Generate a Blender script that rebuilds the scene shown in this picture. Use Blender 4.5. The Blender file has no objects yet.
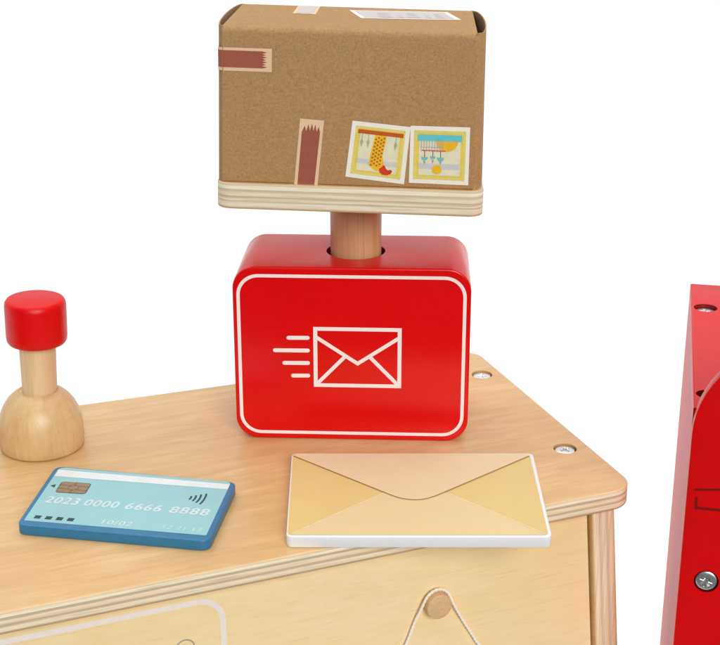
import bpy, bmesh, math, random
from math import sin, cos, pi, radians as R, sqrt, atan2
random.seed(4)
C = 0.01                      # every length below is in centimetres
scn = bpy.context.scene
col = scn.collection
FLOOR = -42.0                 # floor level below the counter top

# ------------------------------------------------------------------ materials
def new_mat(name):
    m = bpy.data.materials.new(name); m.use_nodes = True
    nt = m.node_tree
    return m, nt, nt.nodes['Principled BSDF']

def N(nt, kind, **kw):
    n = nt.nodes.new(kind)
    for k, v in kw.items():
        if k in n.inputs: n.inputs[k].default_value = v
        else: setattr(n, k, v)
    return n

def coords(nt, scale=(1, 1, 1), rot=(0, 0, 0)):
    """object coordinates in centimetres, scaled"""
    t = nt.nodes.new('ShaderNodeTexCoord')
    mp = nt.nodes.new('ShaderNodeMapping')
    mp.inputs['Scale'].default_value = tuple(s*100 for s in scale)
    mp.inputs['Rotation'].default_value = rot
    nt.links.new(t.outputs['Object'], mp.inputs['Vector'])
    return mp.outputs['Vector']

def ramp(nt, fac, stops, interp='LINEAR'):
    r = nt.nodes.new('ShaderNodeValToRGB'); cr = r.color_ramp
    cr.interpolation = interp
    while len(cr.elements) > 1: cr.elements.remove(cr.elements[-1])
    cr.elements[0].position = stops[0][0]; cr.elements[0].color = (*stops[0][1], 1)
    for p, c in stops[1:]:
        e = cr.elements.new(p); e.color = (*c, 1)
    nt.links.new(fac, r.inputs['Fac'])
    return r.outputs['Color']

def mix(nt, fac, a, b, mode='MIX'):
    m = nt.nodes.new('ShaderNodeMix'); m.data_type = 'RGBA'; m.blend_type = mode
    for s, v in (('Factor', fac), ('A', a), ('B', b)):
        sock = [i for i in m.inputs if i.name == s and (i.type == 'RGBA' or s == 'Factor')][0]
        if hasattr(v, 'node'): nt.links.new(v, sock)
        else: sock.default_value = v if s == 'Factor' else (*v, 1)
    return [o for o in m.outputs if o.type == 'RGBA'][0]

def bump(nt, b, h, strength, dist=0.01):
    n = nt.nodes.new('ShaderNodeBump'); n.inputs['Strength'].default_value = strength
    n.inputs['Distance'].default_value = dist*C
    nt.links.new(h, n.inputs['Height']); nt.links.new(n.outputs['Normal'], b.inputs['Normal'])
    return n

def noise(nt, vec, scale, detail=4, rough=.55, dist=0.0):
    n = N(nt, 'ShaderNodeTexNoise', Scale=scale, Detail=detail, Roughness=rough, Distortion=dist)
    nt.links.new(vec, n.inputs['Vector']); return n.outputs['Fac']

def wood(name, light, dark, stretch=(.12, 1.6, 1.6), rough=.42, coat=.0, pores=(.8, .7, .55), blotch=None, spec=.5, pore_amt=.5):
    """fine-grained veneer: grain streaks along the axis with the small scale"""
    m, nt, b = new_mat(name)
    v = coords(nt, stretch)
    v2 = coords(nt, tuple(.12 if s < .5 else .3 for s in stretch))
    big = noise(nt, v2, 1.0, 3, .5, .6)
    fine = noise(nt, v, 1.8, 6, .62, .5)
    vp = coords(nt, tuple(s*.9 if s < .5 else 9 for s in stretch))
    pore = noise(nt, vp, 1.5, 3, .6)
    c = ramp(nt, fine, [(.30, dark), (.68, light)])
    bl = blotch or tuple(x*.84 for x in dark)
    f2 = ramp(nt, big, [(.42, (0, 0, 0)), (.75, (.55, .55, .55))])
    c = mix(nt, f2, c, bl)
    f3 = ramp(nt, pore, [(.56, (0, 0, 0)), (.72, (pore_amt,)*3)])
    c = mix(nt, f3, c, tuple(d*p for d, p in zip(dark, pores)))
    nt.links.new(c, b.inputs['Base Color'])
    b.inputs['Roughness'].default_value = rough
    b.inputs['Specular IOR Level'].default_value = spec
    if coat: b.inputs['Coat Weight'].default_value = coat; b.inputs['Coat Roughness'].default_value = .25
    bump(nt, b, pore, .35, .012)
    return m

def ply(name, weights, v0, v1, stops, along=(.06, .06, 1), rough=.6):
    """stacked veneer layers seen on a sawn edge; the layer axis runs from v0 to v1 (cm) along weights"""
    m, nt, b = new_mat(name)
    v = coords(nt)
    dot = N(nt, 'ShaderNodeVectorMath', operation='DOT_PRODUCT'); dot.inputs[1].default_value = weights
    nt.links.new(v, dot.inputs[0])
    vn = coords(nt, along)
    w = noise(nt, vn, 1.3, 3, .5)
    wob = N(nt, 'ShaderNodeMath', operation='MULTIPLY_ADD'); wob.inputs[1].default_value = abs(v1-v0)*.04
    nt.links.new(w, wob.inputs[0]); nt.links.new(dot.outputs['Value'], wob.inputs[2])
    mr = N(nt, 'ShaderNodeMapRange'); mr.inputs['From Min'].default_value = v0+abs(v1-v0)*.05
    mr.inputs['From Max'].default_value = v1+abs(v1-v0)*.05
    nt.links.new(wob.outputs[0], mr.inputs['Value'])
    c = ramp(nt, mr.outputs[0], stops)
    fib = coords(nt, tuple(x*2.2 if x < .5 else 8 for x in along))
    fn = noise(nt, fib, 2.2, 5, .72)
    c = mix(nt, ramp(nt, fn, [(.36, (.60,)*3), (.50, (0, 0, 0))]), c, (.50, .37, .21))
    c = mix(nt, ramp(nt, fn, [(.56, (0, 0, 0)), (.70, (.35,)*3)]), c, (.94, .87, .70))
    nt.links.new(c, b.inputs['Base Color']); b.inputs['Roughness'].default_value = rough
    bump(nt, b, fn, .35, .015)
    return m

def plain(name, c, rough=.5, spec=.5, metallic=0, var=.06, vs=3.0, bmp=0, coat=0, coatr=.1):
    m, nt, b = new_mat(name)
    v = coords(nt)
    n = noise(nt, v, vs, 4, .6)
    cc = ramp(nt, n, [(.3, tuple(x*(1-var) for x in c)), (.7, tuple(min(1, x*(1+var)) for x in c))])
    nt.links.new(cc, b.inputs['Base Color'])
    rr = N(nt, 'ShaderNodeMapRange'); rr.inputs['To Min'].default_value = max(.02, rough-.05); rr.inputs['To Max'].default_value = rough+.05
    nt.links.new(n, rr.inputs['Value']); nt.links.new(rr.outputs[0], b.inputs['Roughness'])
    b.inputs['Specular IOR Level'].default_value = spec
    b.inputs['Metallic'].default_value = metallic
    if coat: b.inputs['Coat Weight'].default_value = coat; b.inputs['Coat Roughness'].default_value = coatr
    if bmp:
        n2 = noise(nt, v, 9, 3, .6); bump(nt, b, n2, bmp, .01)
    return m

def cardboard(name, c):
    m, nt, b = new_mat(name)
    v = coords(nt, (1, 1, 1))
    sp = noise(nt, v, 9.5, 5, .78)
    mid = noise(nt, v, 2.6, 3, .6)
    fl = coords(nt, (1.2, 1.2, 6)); fi = noise(nt, fl, 1.6, 4, .7, .4)
    d = tuple(x*.62 for x in c); l = tuple(min(1, x*1.32) for x in c)
    cc = ramp(nt, sp, [(.30, d), (.5, c), (.72, l)])
    cc = mix(nt, ramp(nt, fi, [(.38, (.40,)*3), (.58, (0,)*3)]), cc, tuple(x*.80 for x in c))
    cc = mix(nt, ramp(nt, mid, [(.45, (0,)*3), (.75, (.35,)*3)]), cc, (c[0]*1.15, c[1]*1.12, c[2]*1.0))
    nt.links.new(cc, b.inputs['Base Color']); b.inputs['Roughness'].default_value = .8
    b.inputs['Specular IOR Level'].default_value = .25
    ad = N(nt, 'ShaderNodeMath', operation='MULTIPLY_ADD'); ad.inputs[1].default_value = 1.6
    lg = noise(nt, coords(nt, (.9, .9, .9)), 1.0, 2, .5)
    nt.links.new(lg, ad.inputs[0]); nt.links.new(sp, ad.inputs[2])
    bump(nt, b, ad.outputs[0], .4, .016)
    return m

RED = (.70, .0005, .0015)
M = {}
def lacquer(name, streak, amt, spec=.4, r0=.17, r1=.30, wear=.0):
    m, nt, b = new_mat(name)
    v = coords(nt)
    n = noise(nt, v, .7, 3, .5)
    nt.links.new(ramp(nt, n, [(.3, tuple(x*.96 for x in RED)), (.7, tuple(x*1.03 for x in RED))]), b.inputs['Base Color'])
    sm = noise(nt, v, 2.2, 3, .6)
    rr = N(nt, 'ShaderNodeMapRange'); rr.inputs['To Min'].default_value = r0; rr.inputs['To Max'].default_value = r1
    nt.links.new(sm, rr.inputs['Value']); nt.links.new(rr.outputs[0], b.inputs['Roughness'])
    b.inputs['Specular IOR Level'].default_value = spec
    g = noise(nt, coords(nt, streak), 1.0, 3, .55)
    bump(nt, b, g, amt, .02)
    return m
M['red'] = lacquer('red_lacquer', (.5, 3, 3), .10)
M['red_cap'] = lacquer('red_cap_lacquer', (1.0, 5, 5), .8, .30, .30, .45)
M['red_cabinet'] = lacquer('red_cabinet_lacquer', (3, 3, .4), .08, .30, .28, .42)
M['red_face'] = M['red']
M['white_print'] = plain('white_print_ink', (.90, .81, .80), .45, .4, var=.03)
M['top_wood'] = wood('birch_top', (.76, .515, .25), (.63, .39, .17), (.15, 1.0, 1.0), .30, blotch=(.60, .33, .12), pore_amt=.5)
M['panel_wood'] = wood('basswood_panel', (.92, .755, .45), (.87, .69, .37), (.35, 1.3, 1.5), .5, blotch=(.90, .67, .31), pore_amt=.35)
M['beech'] = wood('beech_turned', (.74, .51, .26), (.62, .39, .17), (.9, .9, .28), .36, pore_amt=.5)
M['maple'] = wood('maple_dowel', (.80, .58, .34), (.70, .47, .25), (1.6, 1.6, .1), .42, pore_amt=.4)
M['pole_wood'] = wood('pole_wood', (.66, .39, .21), (.54, .28, .14), (2.0, 2.0, .09), .42, pore_amt=.7)
M['peg_wood'] = wood('peg_wood', (.84, .58, .32), (.70, .44, .21), (1.6, .5, 3.0), .5, pore_amt=.3)
cr, gy, br = (.90, .80, .58), (.56, .44, .28), (.66, .42, .22)
M['ply_top'] = ply('ply_counter_edge', (0, 0, 1), 0, -1.02,
    [(0, (.70, .48, .25)), (.10, (.76, .56, .32)), (.14, (.93, .87, .70)), (.24, (.92, .85, .66)), (.28, gy), (.36, gy), (.40, cr), (.56, (.84, .68, .42)), (.60, (.60, .46, .28)), (.68, (.66, .50, .30)), (.72, (.92, .84, .64)), (.88, (.88, .76, .52)), (.92, (.56, .40, .22)), (1, (.50, .32, .16))], (.06, .06, 1))
M['ply_plate'] = ply('ply_plate_edge', (0, 0, 1), 1.28, 0,
    [(0, (.70, .58, .38)), (.10, (.62, .50, .34)), (.14, (.88, .82, .66)), (.25, (.86, .80, .62)), (.29, (.58, .48, .34)), (.36, (.68, .58, .42)), (.41, (.85, .77, .58)), (.50, (.80, .71, .50)), (.54, (.54, .44, .30)), (.60, (.74, .65, .48)), (.66, (.86, .79, .61)), (.72, (.60, .50, .36)), (.78, (.88, .81, .64)), (.92, (.86, .78, .60)), (.96, (.60, .44, .26)), (1, (.58, .40, .22))], (.06, .06, 1))
M['ply_side'] = ply('ply_side_edge', (1, 0, .093), -1.22, .05,
    [(0, (.66, .43, .20)), (.08, (.82, .60, .34)), (.14, (.92, .79, .55)), (.28, (.88, .72, .48)), (.33, (.68, .53, .35)), (.42, (.76, .60, .42)), (.47, (.86, .72, .52)), (.60, (.82, .67, .45)), (.66, (.64, .48, .32)), (.74, (.74, .56, .38)), (.80, (.86, .70, .50)), (.92, (.76, .56, .36)), (1, (.50, .28, .13))], (1, 1, .05))
M['burnt'] = plain('drilled_wood', (.50, .30, .13), .7, .3)
M['zinc'] = plain('zinc_screw', (.84, .86, .86), .34, .5, 1, var=.12, vs=9)
M['card_blue'] = plain('blue_paint', (.022, .17, .33), .40, .5, var=.07, bmp=.12)
M['teal'] = plain('teal_print', (.29, .57, .60), .38, .45, var=.03, vs=1.2)
M['strip'] = plain('pale_strip_print', (.74, .79, .81), .38, .45, var=.04, vs=1.2)
M['digit'] = plain('silver_digit_print', (.60, .72, .75), .35, .5, var=.05)
M['digit_faint'] = plain('faint_digit_print', (.50, .72, .74), .35, .5, var=.05)
M['ink'] = plain('dark_teal_ink', (.012, .055, .08), .45, .4)
M['chip'] = plain('bronze_chip_print', (.30, .19, .11), .4, .5, var=.15, vs=8)
M['chip_line'] = plain('chip_line_print', (.10, .11, .09), .4, .5)
M['env_white'] = plain('white_paint', (.83, .84, .85), .4, .5, var=.02)
M['env_flap'] = plain('tan_print_flap', (.78, .615, .37), .5, .4, var=.02, vs=.8)
M['env_low'] = plain('tan_print_front', (.77, .61, .33), .5, .4, var=.02, vs=.8)
M['env_side'] = plain('gold_print_side', (.74, .55, .22), .5, .4, var=.02, vs=.8)
M['env_line'] = plain('brown_line_print', (.40, .19, .05), .5, .4)
M['env_edge'] = plain('cream_line_print', (.86, .72, .45), .5, .4)
M['cardboard'] = cardboard('kraft_cardboard', (.45, .258, .112))
M['card_in'] = plain('cardboard_inside', (.42, .26, .14), .85, .2)
M['tape_cream'] = plain('cream_label_paper', (.80, .57, .36), .55, .35, var=.03)
M['tape_red'] = plain('brown_red_ink', (.35, .095, .058), .55, .35, var=.06, vs=6)
M['paper'] = plain('white_label_paper', (.90, .87, .79), .5, .4, var=.02)
M['lav'] = plain('lavender_label_paper', (.60, .55, .54), .5, .4, var=.04)
M['lavline'] = plain('grey_label_print', (.46, .42, .42), .5, .4, var=.04)
M['yellow'] = plain('yellow_ink', (.80, .64, .10), .5, .35)
M['lime'] = plain('lime_ink', (.74, .72, .26), .5, .35)
M['cream'] = plain('cream_ink', (.78, .76, .55), .5, .35)
M['orange'] = plain('orange_ink', (.86, .36, .02), .5, .35)
M['amber'] = plain('amber_ink', (.84, .50, .02), .5, .35)
M['rust'] = plain('rust_ink', (.55, .10, .01), .5, .35)
M['scarlet'] = plain('scarlet_ink', (.68, .04, .015), .5, .35)
M['cyan'] = plain('cyan_ink', (.13, .58, .66), .5, .35)
M['sage'] = plain('sage_ink', (.40, .48, .26), .5, .35)
M['palegrey'] = plain('pale_grey_ink', (.62, .62, .62), .5, .35)
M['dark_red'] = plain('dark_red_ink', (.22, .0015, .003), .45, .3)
M['print_grey'] = plain('grey_ink', (.42, .36, .30), .5, .35)
M['sign_white'] = plain('warm_white_print', (.88, .83, .77), .5, .35, var=.03)
M['string'] = plain('cotton_string', (.92, .90, .84), .9, .15, var=.05, vs=12, bmp=.3)
M['floor'] = plain('white_studio_floor', (.88, .885, .89), .9, .05, var=.004, vs=.05)

# ------------------------------------------------------------------ mesh helpers
class Mesh:
    def __init__(s): s.v = []; s.f = []; s.m = []; s.names = []
    def mi(s, name):
        if name not in s.names: s.names.append(name)
        return s.names.index(name)
    def add(s, pts): i = len(s.v); s.v += [tuple(p) for p in pts]; return list(range(i, i+len(pts)))
    def face(s, idx, mat): s.f.append(tuple(idx)); s.m.append(s.mi(mat))
    def build(s, name, parent=None, loc=(0, 0, 0), rot=(0, 0, 0), smooth=35, label=None, drop=True):
        me = bpy.data.meshes.new(name)
        me.from_pydata([(x*C, y*C, z*C) for x, y, z in s.v], [], s.f)
        for n in s.names: me.materials.append(M[n])
        for p, i in zip(me.polygons, s.m): p.material_index = i; p.use_smooth = True
        me.update(); me.set_sharp_from_angle(angle=R(smooth))
        o = bpy.data.objects.new(name, me); col.objects.link(o)
        o.location = tuple(a*C for a in loc); o.rotation_euler = rot
        if parent is not None: o.parent = parent
        if label: o['label'] = label
        return o

ID = lambda x, y, z: (x, y, z)
UP = lambda x, y, z: (x, -z, y)          # outline drawn on a wall facing -y; third number sticks out towards the viewer

def rpoly(pts, r, seg=8):
    """ccw polygon with rounded corners; r one number or one per corner"""
    n = len(pts); out = []
    rr = r if isinstance(r, (list, tuple)) else [r]*n
    for i in range(n):
        p0, p, p1 = pts[i-1], pts[i], pts[(i+1) % n]; rad = rr[i]
        if rad <= 0: out.append(p); continue
        a = (p0[0]-p[0], p0[1]-p[1]); b = (p1[0]-p[0], p1[1]-p[1])
        la, lb = math.hypot(*a), math.hypot(*b); a = (a[0]/la, a[1]/la); b = (b[0]/lb, b[1]/lb)
        ang = math.acos(max(-1, min(1, a[0]*b[0]+a[1]*b[1]))); d = rad/math.tan(ang/2)
        bis = (a[0]+b[0], a[1]+b[1]); lb2 = math.hypot(*bis); h = rad/sin(ang/2)
        c = (p[0]+bis[0]/lb2*h, p[1]+bis[1]/lb2*h)
        s = (p[0]+a[0]*d, p[1]+a[1]*d); e = (p[0]+b[0]*d, p[1]+b[1]*d)
        a0 = atan2(s[1]-c[1], s[0]-c[0]); a1 = atan2(e[1]-c[1], e[0]-c[0])
        da = (a1-a0+pi) % (2*pi)-pi
        for k in range(seg+1):
            t = a0+da*k/seg; out.append((c[0]+rad*cos(t), c[1]+rad*sin(t)))
    return out

def inset(pts, d):
    n = len(pts); out = []
    for i in range(n):
        p0, p, p1 = pts[i-1], pts[i], pts[(i+1) % n]
        def nrm(a, b):
            x, y = b[0]-a[0], b[1]-a[1]; l = math.hypot(x, y) or 1; return (-y/l, x/l)
        n0, n1 = nrm(p0, p), nrm(p, p1)
        k = 1+n0[0]*n1[0]+n0[1]*n1[1]
        k = max(k, .3)
        out.append((p[0]+d*(n0[0]+n1[0])/k, p[1]+d*(n0[1]+n1[1])/k))
    return out

def prism(m, outline, z0, z1, bev, top, side, bottom=None, mp=ID, seg=4, bevmat=None):
    bottom = bottom or top; rings = []
    for k in range(seg+1):
        t = k/seg*pi/2; rings.append((inset(outline, bev*(1-sin(t))), z0+bev*(1-cos(t))))
    for k in range(seg+1):
        t = k/seg*pi/2; rings.append((inset(outline, bev*(1-cos(t))), z1-bev*(1-sin(t))))
    ids = [m.add([mp(x, y, z) for x, y in r]) for r, z in rings]
    n = len(outline)
    for j in range(len(ids)-1):
        for i in range(n):
            mm = side
            if bevmat and j >= seg+1+seg//2: mm = bevmat
            m.face((ids[j][i], ids[j][(i+1) % n], ids[j+1][(i+1) % n], ids[j+1][i]), mm)
    m.face(list(reversed(ids[0])), bottom); m.face(ids[-1], top)

def box(m, x0, x1, y0, y1, z0, z1, mat, bev=.04):
    prism(m, [(x0, y0), (x1, y0), (x1, y1), (x0, y1)], z0, z1, bev, mat, mat, seg=2)

def lathe(m, prof, mat, seg=72, mp=ID, c=(0, 0, 0), mats=None):
    ids = []
    for r, z in prof:
        if r < 1e-5: ids.append(m.add([mp(c[0], c[1], z+c[2])])); continue
        ids.append(m.add([mp(c[0]+r*cos(2*pi*k/seg), c[1]+r*sin(2*pi*k/seg), z+c[2]) for k in range(seg)]))
    for j in range(len(ids)-1):
        a, b = ids[j], ids[j+1]; mm = mats[j] if mats else mat
        for k in range(seg):
            k2 = (k+1) % seg
            if len(a) == 1 and len(b) == 1: continue
            if len(a) == 1: m.face((a[0], b[k2], b[k]), mm)
            elif len(b) == 1: m.face((a[k], a[k2], b[0]), mm)
            else: m.face((a[k], a[k2], b[k2], b[k]), mm)

def decal(m, poly, mat, layer=1, mp=ID, z=0):
    h = z+layer*.007
    area = sum(poly[i-1][0]*poly[i][1]-poly[i][0]*poly[i-1][1] for i in range(len(poly)))
    if area < 0: poly = poly[::-1]
    m.face(m.add([mp(x, y, h) for x, y in poly]), mat)

def stroke(m, path, w, mat, layer=1, mp=ID, z=0, closed=False, caps=False):
    h = z+layer*.007; n = len(path); L = []; Rr = []
    for i, p in enumerate(path):
        p0 = path[i-1] if (i or closed) else None; p1 = path[(i+1) % n] if (i < n-1 or closed) else None
        ds = []
        for a, b in ((p0, p), (p, p1)):
            if a is None or b is None: continue
            x, y = b[0]-a[0], b[1]-a[1]; l = math.hypot(x, y) or 1; ds.append((-y/l, x/l))
        if len(ds) == 1: nx, ny = ds[0]
        else:
            k = max(.35, 1+ds[0][0]*ds[1][0]+ds[0][1]*ds[1][1]); nx, ny = (ds[0][0]+ds[1][0])/k, (ds[0][1]+ds[1][1])/k
        L.append((p[0]+nx*w/2, p[1]+ny*w/2)); Rr.append((p[0]-nx*w/2, p[1]-ny*w/2))
    a = m.add([mp(x, y, h) for x, y in L]); b = m.add([mp(x, y, h) for x, y in Rr])
    for i in range(n if closed else n-1):
        j = (i+1) % n; m.face((b[i], b[j], a[j], a[i]), mat)
    if caps:
        for q, s in ((0, 1), (n-1, -1)):
            p = path[q]; o = path[q+s]; t0 = atan2(p[1]-o[1], p[0]-o[0])
            decal(m, [(p[0]+w/2*cos(t0+t*pi/8-pi/2), p[1]+w/2*sin(t0+t*pi/8-pi/2)) for t in range(9)], mat, layer, mp, z)

def disc(c, r, n=24, a0=0, a1=2*pi):
    return [(c[0]+r*cos(a0+(a1-a0)*k/n), c[1]+r*sin(a0+(a1-a0)*k/n)) for k in range(n if a1-a0 > 6.28 else n+1)]

def lettering(m, s, origin, height, mat, width=None, layer=1, mp=ID, z=0, dirn=(1, 0), slant=0.0, spacing=1.0, bold=0.0):
    """write s on a surface: baseline from origin along dirn"""
    cu = bpy.data.curves.new('lettering', 'FONT'); cu.body = s; cu.size = 1; cu.space_character = spacing; cu.offset = bold
    cu.resolution_u = 3
    o = bpy.data.objects.new('lettering', cu); col.objects.link(o)
    dg = bpy.context.evaluated_depsgraph_get(); me = bpy.data.meshes.new_from_object(o.evaluated_get(dg))
    xs = [v.co.x for v in me.vertices]; ys = [v.co.y for v in me.vertices]
    x0, x1, y0, y1 = min(xs), max(xs), min(ys), max(ys)
    sy = height/(y1-y0); sx = (width/(x1-x0)) if width else sy
    h = z+layer*.007; d = dirn; l = math.hypot(*d); d = (d[0]/l, d[1]/l); e = (-d[1], d[0])
    pts = []
    for v in me.vertices:
        yy = (v.co.y-y0)*sy; xx = (v.co.x-x0)*sx+slant*yy
        pts.append(mp(origin[0]+d[0]*xx+e[0]*yy, origin[1]+d[1]*xx+e[1]*yy, h))
    ids = m.add(pts)
    for p in me.polygons: m.face([ids[i] for i in p.vertices], mat)
    col.objects.unlink(o); bpy.data.objects.remove(o); bpy.data.curves.remove(cu); bpy.data.meshes.remove(me)

def tube(m, path, r, mat, seg=8, twist=None, closed=False):
    """round strand along a 3D path (parallel frames); twist=(radius, pitch, phase) lays it as one strand of a cord"""
    from mathutils import Vector
    P = [Vector(p) for p in path]
    ids = []; n = len(P); up = Vector((0, 1, 0)); s = 0
    for i in range(n):
        t = (P[(i+1) % n] if (i < n-1 or closed) else P[i])-(P[i-1] if (i or closed) else P[i]); t.normalize()
        a = up.cross(t)
        if a.length < 1e-3: a = Vector((1, 0, 0)).cross(t)
        a.normalize(); b = t.cross(a)
        if i: s += (P[i]-P[i-1]).length
        c = P[i].copy()
        if twist:
            th = 2*pi*s/twist[1]+twist[2]; c += a*twist[0]*cos(th)+b*twist[0]*sin(th)
        ids.append(m.add([c+a*r*cos(2*pi*k/seg)+b*r*sin(2*pi*k/seg) for k in range(seg)]))
    for i in range(n if closed else n-1):
        A, B = ids[i], ids[(i+1) % n]
        for k in range(seg): m.face((A[k], A[(k+1) % seg], B[(k+1) % seg], B[k]), mat)
    if not closed: m.face(ids[0][::-1], mat); m.face(ids[-1], mat)

def spline(pts, k=8, closed=False):
    out = []; n = len(pts)
    rng = range(n) if closed else range(n-1)
    for i in rng:
        g = (lambda j: pts[j % n]) if closed else (lambda j: pts[max(0, min(n-1, j))])
        p0, p1, p2, p3 = g(i-1), g(i), g(i+1), g(i+2)
        for q in range(k):
            t = q/k
            out.append(tuple(.5*((2*b)+(-a+c)*t+(2*a-5*b+4*c-d)*t*t+(-a+3*b-3*c+d)*t**3) for a, b, c, d in zip(p0, p1, p2, p3)))
    if not closed: out.append(tuple(pts[-1]))
    return out

def cut(o, cutters):
    """subtract closed meshes (same local space) from o"""
    tmp = []
    for cm in cutters:
        c = cm.build('cutter'); tmp.append(c)
        c.matrix_world = o.matrix_world
        md = o.modifiers.new('cut', 'BOOLEAN'); md.object = c; md.operation = 'DIFFERENCE'; md.solver = 'EXACT'
        md.material_mode = 'TRANSFER'
    par = o.parent; mb = o.matrix_basis.copy(); o.parent = None; o.matrix_basis.identity()
    for c in tmp: c.matrix_basis.identity()
    bpy.context.view_layer.update()
    dg = bpy.context.evaluated_depsgraph_get()
    me = bpy.data.meshes.new_from_object(o.evaluated_get(dg))
    o.modifiers.clear(); o.data = me; me.name = o.name
    o.parent = par; o.matrix_basis = mb
    for c in tmp: bpy.data.objects.remove(c)
    for p in me.polygons: p.use_smooth = True
    me.set_sharp_from_angle(angle=R(35))

def thing(name, label, cat, loc, rotz=0, group=None):
    o = bpy.data.objects.new(name, None); col.objects.link(o)
    o.location = tuple(a*C for a in loc); o.rotation_euler = (0, 0, R(rotz)); o.empty_display_size = .02
    o['label'] = label; o['category'] = cat
    if group: o['group'] = group
    return o

def hole_cutter(c, r, depth, mat, mp=ID, over=.5):
    m = Mesh(); lathe(m, [(0, -depth), (r, -depth), (r, over), (0, over)], mat, 48, mp, c); return m

def make_screw(parent, c, mp=ID, r=.5, ang=0.0, label=None, loc=(0, 0, 0)):
    """flat countersunk head with a cross recess; c is the centre of its face, third number outwards"""
    m = Mesh()
    lathe(m, [(0, -.35), (r*.5, -.35), (r*.97, -.07), (r, -.04), (r*.98, -.01), (r*.93, .012), (r*.80, .03), (r*.5, .042), (0, .046)], 'zinc', 48, mp, c)
    o = m.build('screw', parent, loc=loc, label=label, smooth=50)
    cs = []
    for k in range(2):
        a = ang+k*pi/2; k1 = Mesh(); L, w = r*.64, r*.14
        q = [(c[0]+x*cos(a)-y*sin(a), c[1]+x*sin(a)+y*cos(a)) for x, y in ((-L, -w), (L, -w), (L, w), (-L, w))]
        qi = [(c[0]+.35*(x-c[0]), c[1]+.35*(y-c[1])) for x, y in q]
        b = k1.add([mp(x, y, c[2]-.2) for x, y in qi]); t = k1.add([mp(x, y, c[2]+.1) for x, y in q])
        for i in range(4): k1.face((b[i], b[(i+1) % 4], t[(i+1) % 4], t[i]), 'zinc')
        k1.face(b[::-1], 'zinc'); k1.face(t, 'zinc'); cs.append(k1)
    for k in range(2):
        a = ang+pi/4+k*pi/2; k1 = Mesh(); L, w = r*.62, r*.035
        q = [(c[0]+x*cos(a)-y*sin(a), c[1]+x*sin(a)+y*cos(a)) for x, y in ((-L, -w), (L, -w), (L, w), (-L, w))]
        b = k1.add([mp(x, y, c[2]+.015) for x, y in q]); t = k1.add([mp(x, y, c[2]+.1) for x, y in q])
        for i in range(4): k1.face((b[i], b[(i+1) % 4], t[(i+1) % 4], t[i]), 'zinc')
        k1.face(b[::-1], 'zinc'); k1.face(t, 'zinc'); cs.append(k1)
    cut(o, cs)
    return o

# ------------------------------------------------------------------ the studio floor
m = Mesh()
fl = [(-1500, 32), (1500, 32), (1500, 2500), (-1500, 2500)]
m.face(m.add([(x, y, FLOOR) for x, y in fl]), 'floor')
o = m.build('floor'); o['kind'] = 'structure'

# ------------------------------------------------------------------ the toy counter
base = 42.0
ct = thing('toy_counter', 'light plywood play counter with layered edges, pale front panel and a wooden peg', 'play counter', (12.457, 60.278, FLOOR), 22.05)
dz = (0, 0, base)
m = Mesh()
top_out = rpoly([(-34, 0), (.974, 0), (1.875, 19.27), (-34, 20.39)], [1.0, 1.35, 1.0, 1.0], 14)
prism(m, top_out, -1.02, 0, .09, 'top_wood', 'ply_top', 'top_wood', seg=4)
tabletop = m.build('tabletop', ct, loc=dz)
scr = [(-.076, 5.108), (.521, 15.684)]
cut(tabletop, [hole_cutter((x, y, 0), .60, .62, 'burnt') for x, y in scr])
for k, (x, y) in enumerate(scr): make_screw(ct, (x, y, -.10), r=.53, ang=.3+.9*k, loc=dz)
m = Mesh()
lean = lambda z: -.093*(z+1.6)
def panel_pts(xl, xr, z0, z1): return [(xl, z0), (xr+lean(z0), z0), (xr+lean(z1), z1), (xl, z1)]
prism(m, panel_pts(-33.0, -1.12, -41.6, -1.03), -1.9, -1.0, .03, 'panel_wood', 'panel_wood', mp=UP, seg=2)
fpan = m.build('front_panel', ct, loc=dz)
m = Mesh()
prism(m, [(-1.07+lean(-41.8), -41.8), (.20+lean(-41.8)*1.05, -41.8), (.20, -1.03), (-1.07, -1.03)], -18.2, -.72, .06, 'ply_side', 'top_wood', mp=UP, seg=3)
m.build('side_panel', ct, loc=dz)
m = Mesh()
prism(m, [(-34.3, -41.8), (-33.02, -41.8), (-33.02, -1.03), (-34.0, -1.03)], -18.2, -.72, .06, 'ply_side', 'top_wood', mp=UP, seg=3)
m.build('side_panel', ct, loc=dz)
m = Mesh()
prism(m, panel_pts(-33.0, -1.12, -41.6, -1.03), -18.1, -17.3, .03, 'panel_wood', 'panel_wood', mp=UP, seg=2)
m.build('back_panel', ct, loc=dz)
m = Mesh()                                                   # white rounded frame and lettering printed on the panel
fr = rpoly([(-32.2, -12.0), (-19.46, -12.0), (-19.62, -1.98), (-32.2, -1.98)], 1.1, 8)
stroke(m, fr, .27, 'sign_white', 1, UP, -1.0, closed=True)
stroke(m, disc((-21.36, -4.16), .42, 28), .07, 'print_grey', 1, UP, -1.0, closed=True)
m.build('printed_frame', fpan, label='white rounded outline printed on the front panel')
PEG = (-9.22, -4.55)
m = Mesh()
lathe(m, [(0, -1.3), (.64, -1.3), (.645, -.50), (.63, -.44), (.57, -.40), (0, -.395)], 'peg_wood', 48, UP, (PEG[0], PEG[1], 0))
m.build('peg', ct, loc=dz)

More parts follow.
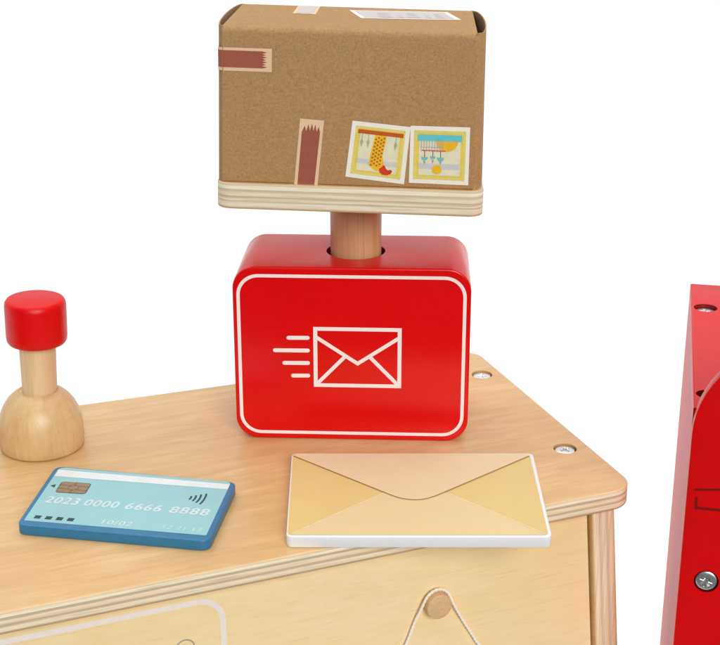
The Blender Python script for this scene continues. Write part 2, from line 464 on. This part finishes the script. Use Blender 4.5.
st = Mesh()
yy = .72
pts = [(-11.0, -7.0), (-10.63, -6.1), (-10.33, -5.3), (-10.05, -4.62), (-9.78, -4.08), (-9.50, -3.84), (-9.20, -3.77), (-8.90, -3.86), (-8.62, -4.15), (-8.32, -4.84), (-7.75, -5.91), (-7.15, -6.98), (-6.6, -8.2), (-6.5, -11.5), (-7.6, -13.3), (-9.3, -13.9), (-10.8, -13.2), (-11.5, -11.4), (-11.4, -8.6)]
path = spline([(x, yy+(.09 if z < -5 else 0), z) for x, z in pts], 14, True)
for ph in (0, pi): tube(st, path, .050, 'string', 8, (.024, .40, ph), closed=True)
string = thing('string_loop', 'white cotton string looped over the wooden peg on the pale panel', 'string', (12.457, 60.278, 0), 22.05)
st.build('cord', string)

# ------------------------------------------------------------------ postal scale
sc = thing('postal_scale', 'red rounded toy scale with white envelope emblem, wooden post and plywood plate', 'toy scale', (-.43, 66.067, 0), -2.49)
m = Mesh()
W0, W1, HH = -5.97, 5.97, 9.32
red_out = rpoly([(W0, 0), (W1, 0), (W1, HH), (W0, HH)], 1.18, 12)
prism(m, red_out, -5.88, 0, .10, 'red', 'red', mp=UP, seg=4)
body = m.build('scale_body', sc, smooth=30)
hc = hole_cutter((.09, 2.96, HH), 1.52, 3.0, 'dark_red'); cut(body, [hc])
m = Mesh()
stroke(m, rpoly([(-5.68, .37), (5.66, .37), (5.66, 8.86), (-5.68, 8.86)], 1.02, 10), .17, 'white_print', 1, UP, 0, closed=True)
m.build('printed_border', body)
m = Mesh()
xl, xr, zb, zt = -1.93, 2.53, 2.93, 6.19; w = .20
stroke(m, [(xl+w/2, zb+w/2), (xr-w/2, zb+w/2), (xr-w/2, zt-w/2), (xl+w/2, zt-w/2)], w, 'white_print', 1, UP, 0, closed=True)
stroke(m, [(xl+w*.6, 5.66), (.31, 4.24), (xr-w*.6, 5.66)], .19, 'white_print', 2, UP, 0)
stroke(m, [(xl+w*.6, 3.05), (-.36, 4.58)], .19, 'white_print', 2, UP, 0)
stroke(m, [(xr-w*.6, 3.05), (.96, 4.58)], .19, 'white_print', 2, UP, 0)
for a, z in ((-3.18, 5.585), (-3.88, 4.90), (-3.41, 4.22), (-2.98, 3.53)):
    stroke(m, [(a, z), (-2.22, z+.01)], .21, 'white_print', 1, UP, 0, caps=True)
m.build('envelope_emblem', body, label='white flying envelope emblem printed on the red face')
m = Mesh()
lathe(m, [(0, HH-2.9), (1.30, HH-2.9), (1.32, 12.5), (1.32, 12.6), (0, 12.6)], 'pole_wood', 64, ID, (.09, 2.96, 0))
m.build('post', sc)
ROLL = 1.4                      # the plate sits a little askew on its post
m = Mesh()
prism(m, rpoly([(-6.46, 0), (6.38, 0), (6.25, 8.0), (-6.46, 8.0)], .75, 10), 0, 1.26, .07, 'top_wood', 'ply_plate', seg=3)
m.build('weighing_plate', sc, loc=(0, -1.15, 12.46), rot=(0, R(ROLL), 0))

# ------------------------------------------------------------------ parcel
pc = thing('parcel_box', 'brown kraft cardboard parcel with stamp stickers standing on the scale plate', 'parcel', (0, 0, 0), -2.49)
h0 = R(-2.49); rl = R(ROLL); bz = 12.3+1.425*cos(rl)
pc.location = ((-.43+.9*sin(h0)+1.425*sin(rl))*C, (66.067-.9*cos(h0))*C, bz*C); pc.rotation_euler = (0, rl, h0)
XL, XR, D, Hh = -6.15, 5.76, 7.95, 7.40
m = Mesh()
# wrap-round sleeve: front, top, back and bottom as one bent sheet
def sleeve(th):
    q = rpoly([(0+th, 0+th), (D-th, 0+th), (D-th, Hh-th), (0+th, Hh-th)], [.12, .12, .16, .30], 8); out = []
    for i, p in enumerate(q):
        e = q[(i+1) % len(q)]; k = 16 if math.hypot(e[0]-p[0], e[1]-p[1]) > 2 else 1
        out += [(p[0]+(e[0]-p[0])*t/k, p[1]+(e[1]-p[1])*t/k) for t in range(k)]
    return out
outer, inner = sleeve(0), sleeve(.07)
nx = 24
xs = [XL+(XR-XL)*k/nx for k in range(nx+1)]
def soft(x, y, z):      # hand-folded board: faces belly out a little, top sags
    u = (x-XL)/(XR-XL); k = sin(pi*u)
    x = x+(.10 if x > 0 else .03)*(x/6)*(.5-z/Hh)*2
    return (x, y-.05*k*sin(pi*min(1, max(0, z/Hh)))*(1 if y < D/2 else -1), z-(.04*k*(sin(pi*y/D)) if z > Hh*.6 else 0))
lo = [m.add([soft(x, y, z) for y, z in outer]) for x in xs]
li = [m.add([soft(x, y, z) for y, z in inner]) for x in xs]
n = len(outer)
for k in range(nx):
    for i in range(n):
        j = (i+1) % n
        m.face((lo[k][i], lo[k][j], lo[k+1][j], lo[k+1][i])[::-1], 'cardboard')
        m.face((li[k][i], li[k+1][i], li[k+1][j], li[k][j])[::-1], 'card_in')
for k, fl in ((0, 0), (nx, 1)):
    for i in range(n):
        j = (i+1) % n; q = (lo[k][i], lo[k][j], li[k][j], li[k][i]); m.face(q if not fl else q[::-1], 'cardboard')
m.build('box_sleeve', pc, smooth=50)
def bow(t, amt): return amt*(max(0, sin(pi*min(1, t)**.8)))**.38
for s, X, amt in ((-1, XL, .34), (1, XR, .50)):
    m = Mesh(); ny, nz = 28, 10; go = []; gi = []
    for j in range(nz+1):
        ro = []; ri = []
        for i in range(ny+1):
            t = i/ny; z = Hh*j/nz*1.0
            b = bow(t, amt)
            zz = z+(.06*sin(pi*t) if j == nz else 0)
            y = .04+(D-.08)*t
            X2 = X+(.10 if X > 0 else .03)*(X/6)*(.5-j/nz)*2
            ro.append((X2+s*(b+.01), y, zz)); ri.append((X2+s*(b-.05), y, zz))
        go.append(m.add(ro)); gi.append(m.add(ri))
    for j in range(nz):
        for i in range(ny):
            q = (go[j][i], go[j][i+1], go[j+1][i+1], go[j+1][i]); m.face(q if s > 0 else q[::-1], 'cardboard')
            q = (gi[j][i], gi[j][i+1], gi[j+1][i+1], gi[j+1][i]); m.face(q if s < 0 else q[::-1], 'card_in')
    for i in range(ny):
        q = (go[nz][i], go[nz][i+1], gi[nz][i+1], gi[nz][i]); m.face(q if s > 0 else q[::-1], 'cardboard')
        q = (go[0][i], go[0][i+1], gi[0][i+1], gi[0][i]); m.face(q if s < 0 else q[::-1], 'cardboard')
    for i in (0, ny):
        for j in range(nz): m.face((go[j][i], gi[j][i], gi[j+1][i], go[j+1][i]), 'cardboard')
    m.build('side_flap', pc, smooth=50)

def SF(x, y, z):                 # sticker on the front: follows the belly of the board
    p = soft(x, 0, y); return (p[0], p[1]-z-.004, p[2])
def ST(x, y, z):
    p = soft(x, y, Hh); return (p[0], p[1], p[2]+z+.006)
def quadmap(c, mp):              # unit square to the four corners of a sticker
    (a, b, cc, d) = c
    return lambda u, v, h: mp(*[(1-u)*(1-v)*a[k]+u*(1-v)*b[k]+u*v*cc[k]+(1-u)*v*d[k] for k in (0, 1)], h)
def rect(a, b, c, d): return [(a, c), (b, c), (b, d), (a, d)]
def grid(m, x0, x1, y0, y1, mat, layer, mp, n=6):
    for i in range(n):
        for j in range(n):
            decal(m, rect(x0+(x1-x0)*i/n, x0+(x1-x0)*(i+1)/n, y0+(y1-y0)*j/n, y0+(y1-y0)*(j+1)/n), mat, layer, mp)
# label wrapping round the left fold, torn-edge print
m = Mesh()
wz0, wz1 = 5.33, 6.41
yl = [(XL+.0, 0)]
prev = None
wrap = []
for k in range(8):
    t = .0+.10*k/7; wrap.append((XL-bow(t, .34)-.022, .04+(D-.08)*t-.02))
wrap = wrap[::-1]
path2 = wrap+[(XL+.12, -.014), (XL+.6, -.016), (-5.0, -.03), (-4.4, -.035), (-3.81, -.042)]
for q0, q1 in zip(path2, path2[1:]):
    a = m.add([(q0[0], q0[1], wz0), (q1[0], q1[1], wz0), (q1[0], q1[1], wz1), (q0[0], q0[1], wz1)]); m.face(a, 'tape_cream')
for q0, q1 in zip(path2[:-1], path2[1:-1]):
    a = m.add([(q0[0], q0[1]-.008, wz0+.16), (q1[0], q1[1]-.008, wz0+.16), (q1[0], q1[1]-.008, wz1-.13), (q0[0], q0[1]-.008, wz1-.13)]); m.face(a, 'tape_red')
teeth = 7
for k in range(teeth):
    z0 = wz0+.16+(wz1-wz0-.29)*k/teeth; z1 = wz0+.16+(wz1-wz0-.29)*(k+1)/teeth
    a = m.add([(-4.4, -.044, z0), (-4.26, -.046, z0), (-4.02-.06*(k % 2), -.046, (z0+z1)/2), (-4.26, -.046, z1), (-4.4, -.044, z1)]); m.face(a, 'tape_red')
m.build('sealing_label', pc, label='cream label with brown-red torn print wrapping the upper left edge')
m = Mesh(); q = quadmap([(-2.71, .0), (-1.59, .0), (-1.33, 3.13), (-2.46, 3.20)], SF)
grid(m, 0, 1, 0, 1, 'tape_cream', 1, q, 5)
decal(m, [(.14, .002), (.86, .002), (.88, .82), (.80, .90), (.74, .82), (.66, .93), (.60, .83), (.52, .94), (.45, .83), (.37, .93), (.30, .82), (.22, .90), (.12, .80)], 'tape_red', 2, q)
m.build('sealing_label', pc, label='upright cream label with brown-red pointed print at the bottom of the front')
# stamp sticker with a leg and shoe
m = Mesh(); q = quadmap([(-.274, .46), (2.495, .18), (2.737, 2.96), (.009, 3.18)], SF)
grid(m, 0, 1, 0, 1, 'paper', 1, q)
grid(m, .075, .925, .075, .925, 'yellow', 2, q)
for k in range(19):
    t = .085+.83*k/18
    for a, b in ((t, .10), (t, .90), (.10, t), (.90, t)): decal(m, disc((a, b), .0165, 8), 'lime', 3, q)
grid(m, .16, .84, .15, .85, 'cream', 4, q, 4)
decal(m, rect(.16, .84, .28, .36), 'palegrey', 4.6, q)
decal(m, rect(.12, .90, .80, .87), 'rust', 5.5, q)
decal(m, [(.36, .26), (.50, .17), (.66, .20), (.61, .34), (.58, .45), (.62, .80), (.42, .80), (.38, .50)], 'amber', 5, q)
for i in range(4):
    for j in range(8):
        u = .405+.047*i+.005*j; v = .27+.065*j+(.03 if i % 2 else 0)
        if v < .78: decal(m, disc((u, v), .018, 6), 'rust', 6, q)
decal(m, [(.55, .22), (.56, .16), (.62, .125), (.70, .125), (.76, .16), (.775, .205), (.75, .225), (.70, .21), (.665, .235), (.64, .285), (.61, .29), (.59, .25)], 'scarlet', 7, q)
for u in (.20, .31, .78):
    stroke(m, [(u, .80), (u, .70)], .012, 'sage', 5, q)
    decal(m, [(u, .72), (u+.03, .66), (u, .56), (u-.03, .66)], 'sage', 5, q)
m.build('stamp_sticker', pc, label='square stamp sticker with a dotted orange sock on a red bar')
m = Mesh(); q = quadmap([(2.722, .265), (5.506, .236), (5.529, 3.03), (2.735, 3.025)], SF)
grid(m, 0, 1, 0, 1, 'paper', 1, q)
grid(m, .065, .935, .075, .925, 'yellow', 2, q)
for k in range(19):
    t = .08+.84*k/18
    for a, b in ((t, .10), (t, .90), (.09, t), (.91, t)): decal(m, disc((a, b), .0165, 8), 'lime', 3, q)
grid(m, .15, .85, .15, .85, 'cream', 4, q, 4)
decal(m, rect(.15, .85, .26, .36), 'palegrey', 4.6, q)
decal(m, disc((.62, .76), .19, 16, pi, 2*pi), 'amber', 5, q)
decal(m, rect(.13, .87, .75, .86), 'cyan', 6, q)
for k in range(9):
    u = .19+.045*k; stroke(m, [(u, .75), (u, .56)], .012, 'lavline', 5.5, q)
stroke(m, [(.19, .64), (.56, .64)], .010, 'lavline', 5.7, q)
stroke(m, [(.20, .585), (.60, .580)], .016, 'scarlet', 6, q)
for u, v, r in ((.25, .46, .055), (.39, .48, .045), (.52, .46, .06)):
    stroke(m, [(u, .58), (u, v)], .010, 'ink', 6, q)
    decal(m, disc((u, v), r, 12, pi, 2*pi), 'cyan', 6.5, q)
    stroke(m, [(u-r, v), (u+r, v)], .014, 'print_grey', 7, q)
    decal(m, [(u-.02, v-.06), (u+.02, v-.06), (u, v-.12)], 'print_grey', 7, q)
decal(m, disc((.46, .255), .083, 20), 'amber', 6, q)
m.build('stamp_sticker', pc, label='square stamp sticker with a blue bar, half sun and orange dot')
# two labels on the lid
m = Mesh(); q = quadmap([(.13, 4.1), (5.1, 4.3), (4.46, 7.0), (-.59, 6.7)], ST)
grid(m, 0, 1, 0, 1, 'paper', 1, q, 6)
decal(m, rect(.05, .95, .10, .93), 'lav', 2, q)
for u, wd in ((.20, .14), (.40, .05), (.50, .12), (.68, .05), (.78, .08)):
    for k in range(3): stroke(m, [(u+.02*k, .2+.22*k), (u+wd, .2+.22*k)], .10, 'lavline', 3, q)
m.build('address_label', pc, label='long pale label with grey print on the lid')
m = Mesh(); q = quadmap([(-3.32, 4.95), (-2.16, 4.85), (-2.12, 7.75), (-3.26, 7.75)], ST)
grid(m, 0, 1, 0, 1, 'tape_cream', 1, q, 4)
decal(m, rect(.14, .86, .06, .99), 'lav', 2, q)
m.build('address_label', pc, label='short pale label near the rear edge of the lid')

# ------------------------------------------------------------------ hand stamp
hs = thing('hand_stamp', 'turned wooden hand stamp with a red cap standing at the left edge of the counter', 'hand stamp', (-16.30, 65.45, 0), 0)
m = Mesh()
lathe(m, [(0, 0), (1.98, 0), (2.06, .03), (2.11, .12), (2.14, .5), (2.13, 1.0), (2.09, 1.45), (1.98, 1.9), (1.80, 2.3), (1.56, 2.64), (1.28, 2.90), (1.08, 3.02), (.99, 3.05), (.97, 3.0), (0, 3.0)], 'beech', 96)
m.build('stamp_base', hs, smooth=60)
m = Mesh()
lathe(m, [(0, 2.8), (.86, 2.8), (.87, 3.3), (.90, 5.0), (.905, 5.85), (0, 5.85)], 'maple', 64)
m.build('handle', hs, rot=(0, R(1.6), 0), smooth=60)
m = Mesh()
lathe(m, [(0, 5.64), (1.27, 5.64), (1.40, 5.69), (1.48, 5.82), (1.505, 6.05), (1.51, 7.6), (1.48, 7.79), (1.39, 7.92), (1.25, 7.97), (0, 7.99)], 'red_cap', 96)
m.build('cap', hs, rot=(0, R(1.6), 0), smooth=60)

# ------------------------------------------------------------------ toy bank card
bc = thing('toy_bank_card', 'thick blue toy bank card with pale teal print lying on the counter', 'toy card', (-10.699, 58.095, 0), -10.5)
m = Mesh()
prism(m, rpoly([(-4.24, -3.0), (4.70, -2.93), (4.36, 2.90), (-4.80, 3.02)], .42, 8), .004, .5, .05, 'card_blue', 'card_blue', seg=3)
m.build('card_body', bc)
m = Mesh(); T = .5
pr_out = rpoly([(-4.07, -2.56), (4.42, -2.42), (4.10, 2.86), (-4.56, 2.92)], [.08, .08, .25, .3], 6)
decal(m, pr_out, 'teal', 1, ID, T)
decal(m, [(-4.43, 1.92), (4.15, 2.08), (4.105, 2.60), (-4.50, 2.62)], 'strip', 2, ID, T)
pf = m.build('printed_face', bc)
m = Mesh()
co = rpoly([(-3.75, .30), (-2.28, .37), (-2.37, 1.49), (-3.87, 1.44)], .18, 5)
decal(m, co, 'chip_line', 2, ID, T); decal(m, inset(co, .05), 'chip', 3, ID, T)
cx0, cy0 = -3.07, .90
stroke(m, disc((cx0, cy0), .24, 16), .035, 'chip_line', 4, ID, T, closed=True)
for a, b in (((-3.80, .70), (-3.28, .72)), ((-3.84, 1.08), (-3.28, 1.08)), ((-2.86, .72), (-2.32, .72)), ((-2.86, 1.08), (-2.36, 1.10)), ((-3.05, .36), (-3.06, .66)), ((-3.08, 1.14), (-3.10, 1.44))):
    stroke(m, [a, b], .035, 'chip_line', 4, ID, T)
m.build('chip', pf)
m = Mesh()
dr = (1, .012)
for s, x, w in (('2023', -3.90, 1.62), ('0000', -2.02, 1.66), ('6666', -.03, 1.72), ('8888', 2.08, 1.86)):
    lettering(m, s, (x, -.76+(x+3.9)*.012), .66, 'digit', w, 2, ID, T, dr, .08, 1.10, .022)
lettering(m, '10/02', (-.55, -2.26), .40, 'digit', 1.40, 2, ID, T, dr, .1, 1.1, .012)
lettering(m, '12 21 13', (2.30, -2.18), .34, 'digit_faint', 1.75, 2, ID, T, dr, .1, 1.1, .008)
m.build('printed_digits', pf)
m = Mesh()
for x in (-3.58, -3.06, -2.54, -2.02):
    decal(m, rect(x-.15, x+.15, -2.30+(x+3.6)*.02, -2.01+(x+3.6)*.02), 'ink', 2, ID, T)
m.build('square_marks', pf)
m = Mesh(); decal(m, [(-4.24, .93), (-3.97, .76), (-4.02, 1.11)], 'ink', 2, ID, T); m.build('arrow_mark', pf)
m = Mesh()
for k, (x, h) in enumerate(((2.60, .20), (2.79, .34), (2.99, .48), (3.20, .62))):
    stroke(m, [(x+.10+(.05+.12*h)*cos(t)-.08, .92+h*sin(t)) for t in [(-1+.2*i)*1.05 for i in range(11)]], .095, 'ink', 2, ID, T)
m.build('contactless_mark', pf)

# ------------------------------------------------------------------ toy envelope
en = thing('toy_envelope', 'thick toy envelope printed tan and gold with white edges in front of the scale', 'toy envelope', (2.604, 58.977, 0), 0)
m = Mesh()
prism(m, rpoly([(-5.86, -4.27), (5.86, -4.27), (6.0, 4.30), (-6.0, 4.30)], .30, 8), .004, .55, .045, 'env_white', 'env_white', seg=3)
m.build('envelope_body', en)
m = Mesh(); T = .55
decal(m, rpoly([(-5.80, -4.13), (5.72, -4.13), (5.82, 4.17), (-5.93, 4.20)], .22, 6), 'env_side', 1, ID, T)
low = [(-5.68, -4.12), (5.62, -4.12), (1.60, -.19), (.1, .75), (-.2, .75), (-1.55, -.12)]
decal(m, low, 'env_low', 2, ID, T)
stroke(m, [(-5.66, -4.05), (-1.50, -.07)], .06, 'env_edge', 3, ID, T)
stroke(m, [(5.60, -4.05), (1.58, -.16)], .06, 'env_edge', 3, ID, T)
arc = spline([(-1.25, -.22), (-.75, -.60), (-.15, -.78), (.40, -.70), (.95, -.37)], 6)
fl = [(-5.90, 3.93)]+arc+[(5.78, 3.93)]
decal(m, fl+[(5.70, 4.16), (-5.78, 4.19)], 'env_flap', 4, ID, T)
stroke(m, fl, .06, 'env_line', 5, ID, T)
m.build('printed_flaps', en)

# ------------------------------------------------------------------ red cabinet at the right
cb = thing('red_cabinet', 'red lacquered play cabinet with arched front board and countersunk screws beside the counter', 'cabinet', (14.923, 57.566, FLOOR), -12.09)
dz = (0, 0, 47.5)
m = Mesh()
box(m, 0, 13, .01, 17.97, -1.0, 0, 'red_cabinet', .05)
tb = m.build('top_board', cb, loc=dz)
cut(tb, [hole_cutter((.76, 13.9, 0), .62, .7, 'dark_red'), hole_cutter((.62, 1.7, 0), .5, .7, 'dark_red')])
make_screw(cb, (.76, 13.9, -.22), r=.56, ang=.2, loc=dz)
make_screw(cb, (.62, 1.7, -.42), r=.46, ang=.5, loc=dz)
Rr = 4.7; zc = -1.0
pts = [(13, -47.4), (13, zc)]
pts += [(13-Rr+Rr*cos(t*pi/28), zc+Rr*sin(t*pi/28)) for t in range(1, 15)]
pts += [(Rr-Rr*sin(t*pi/28), zc+Rr*cos(t*pi/28)) for t in range(0, 14)]+[(0, zc), (0, -47.4)]
pts = pts[::-1]
area = sum(pts[i-1][0]*pts[i][1]-pts[i][0]*pts[i-1][1] for i in range(len(pts)))
if area < 0: pts = pts[::-1]
m = Mesh(); prism(m, pts, 0, .8, .06, 'red_cabinet', 'red_cabinet', mp=UP, seg=3)
fp = m.build('front_board', cb, loc=dz, smooth=30)
SP = (1.22, -8.27)
cut(fp, [hole_cutter((SP[0], SP[1], .8), .56, .35, 'dark_red', UP)])
make_screw(cb, (SP[0], SP[1], .74), UP, .50, .5, loc=dz)
m = Mesh()
stroke(m, [(.30, -3.66), (1.40, -3.55), (6.0, -3.50)], .11, 'dark_red', 1, UP, .8)
stroke(m, [(.44, -4.02), (.46, -4.56), (1.44, -4.56), (6.0, -4.52)], .13, 'dark_red', 1, UP, .8)
m.build('printed_slot', fp)
for x0, x1 in ((0, 1.0), (12, 13)):
    m = Mesh(); box(m, x0, x1, .01, 17.9, -47.4, -1.004, 'red_cabinet', .04); m.build('side_board', cb, loc=dz)
m = Mesh(); box(m, 1.01, 11.99, 17.0, 17.9, -47.4, -1.004, 'red_cabinet', .04); m.build('back_board', cb, loc=dz)

# ------------------------------------------------------------------ light
w = bpy.data.worlds.new('World'); scn.world = w; w.use_nodes = True
nt = w.node_tree; bg = nt.nodes['Background']
tc = nt.nodes.new('ShaderNodeTexCoord'); sep = nt.nodes.new('ShaderNodeSeparateXYZ')
nt.links.new(tc.outputs['Generated'], sep.inputs[0])
# white studio wall behind, dimmer room on the camera's side, brighter overhead
mr = N(nt, 'ShaderNodeMapRange'); mr.inputs['From Min'].default_value = -.35; mr.inputs['From Max'].default_value = .15
mr.inputs['To Min'].default_value = .10; mr.inputs['To Max'].default_value = .80
nt.links.new(sep.outputs['Y'], mr.inputs['Value'])
mz = N(nt, 'ShaderNodeMapRange'); mz.inputs['From Min'].default_value = 0; mz.inputs['From Max'].default_value = 1
mz.inputs['To Min'].default_value = .9; mz.inputs['To Max'].default_value = 1.15
nt.links.new(sep.outputs['Z'], mz.inputs['Value'])
mu = N(nt, 'ShaderNodeMath', operation='MULTIPLY'); nt.links.new(mr.outputs[0], mu.inputs[0]); nt.links.new(mz.outputs[0], mu.inputs[1])
nt.links.new(mu.outputs[0], bg.inputs['Strength'])
bg.inputs['Color'].default_value = (1, .995, .985, 1)

from mathutils import Vector
def aim(o, d): o.rotation_euler = Vector(d).to_track_quat('-Z', 'Y').to_euler()
def soft_lamp(name, energy, angle, direction, colour):
    l = bpy.data.lights.new(name, 'SUN'); l.energy = energy; l.angle = R(angle); l.color = colour
    o = bpy.data.objects.new(name, l); col.objects.link(o); o.location = (1, -1, 2); aim(o, direction)
soft_lamp('key_light', 2.45, 30, (-.27, .92, -.46), (1, .985, .96))
soft_lamp('top_light', 1.3, 70, (.10, -.10, -1), (1, 1, 1))

# ------------------------------------------------------------------ camera
cam = bpy.data.cameras.new('camera'); co = bpy.data.objects.new('camera', cam); col.objects.link(co)
cam.sensor_width = 36; cam.lens = 70; cam.clip_start = .01; cam.clip_end = 200
co.location = (0, 0, 30.5*C); co.rotation_euler = (R(70), 0, 0)
scn.camera = co
scn.view_settings.view_transform = 'Standard'; scn.view_settings.look = 'None'
scn.view_settings.exposure = 0; scn.view_settings.gamma = 1
scn.render.resolution_x = 1024; scn.render.resolution_y = 917
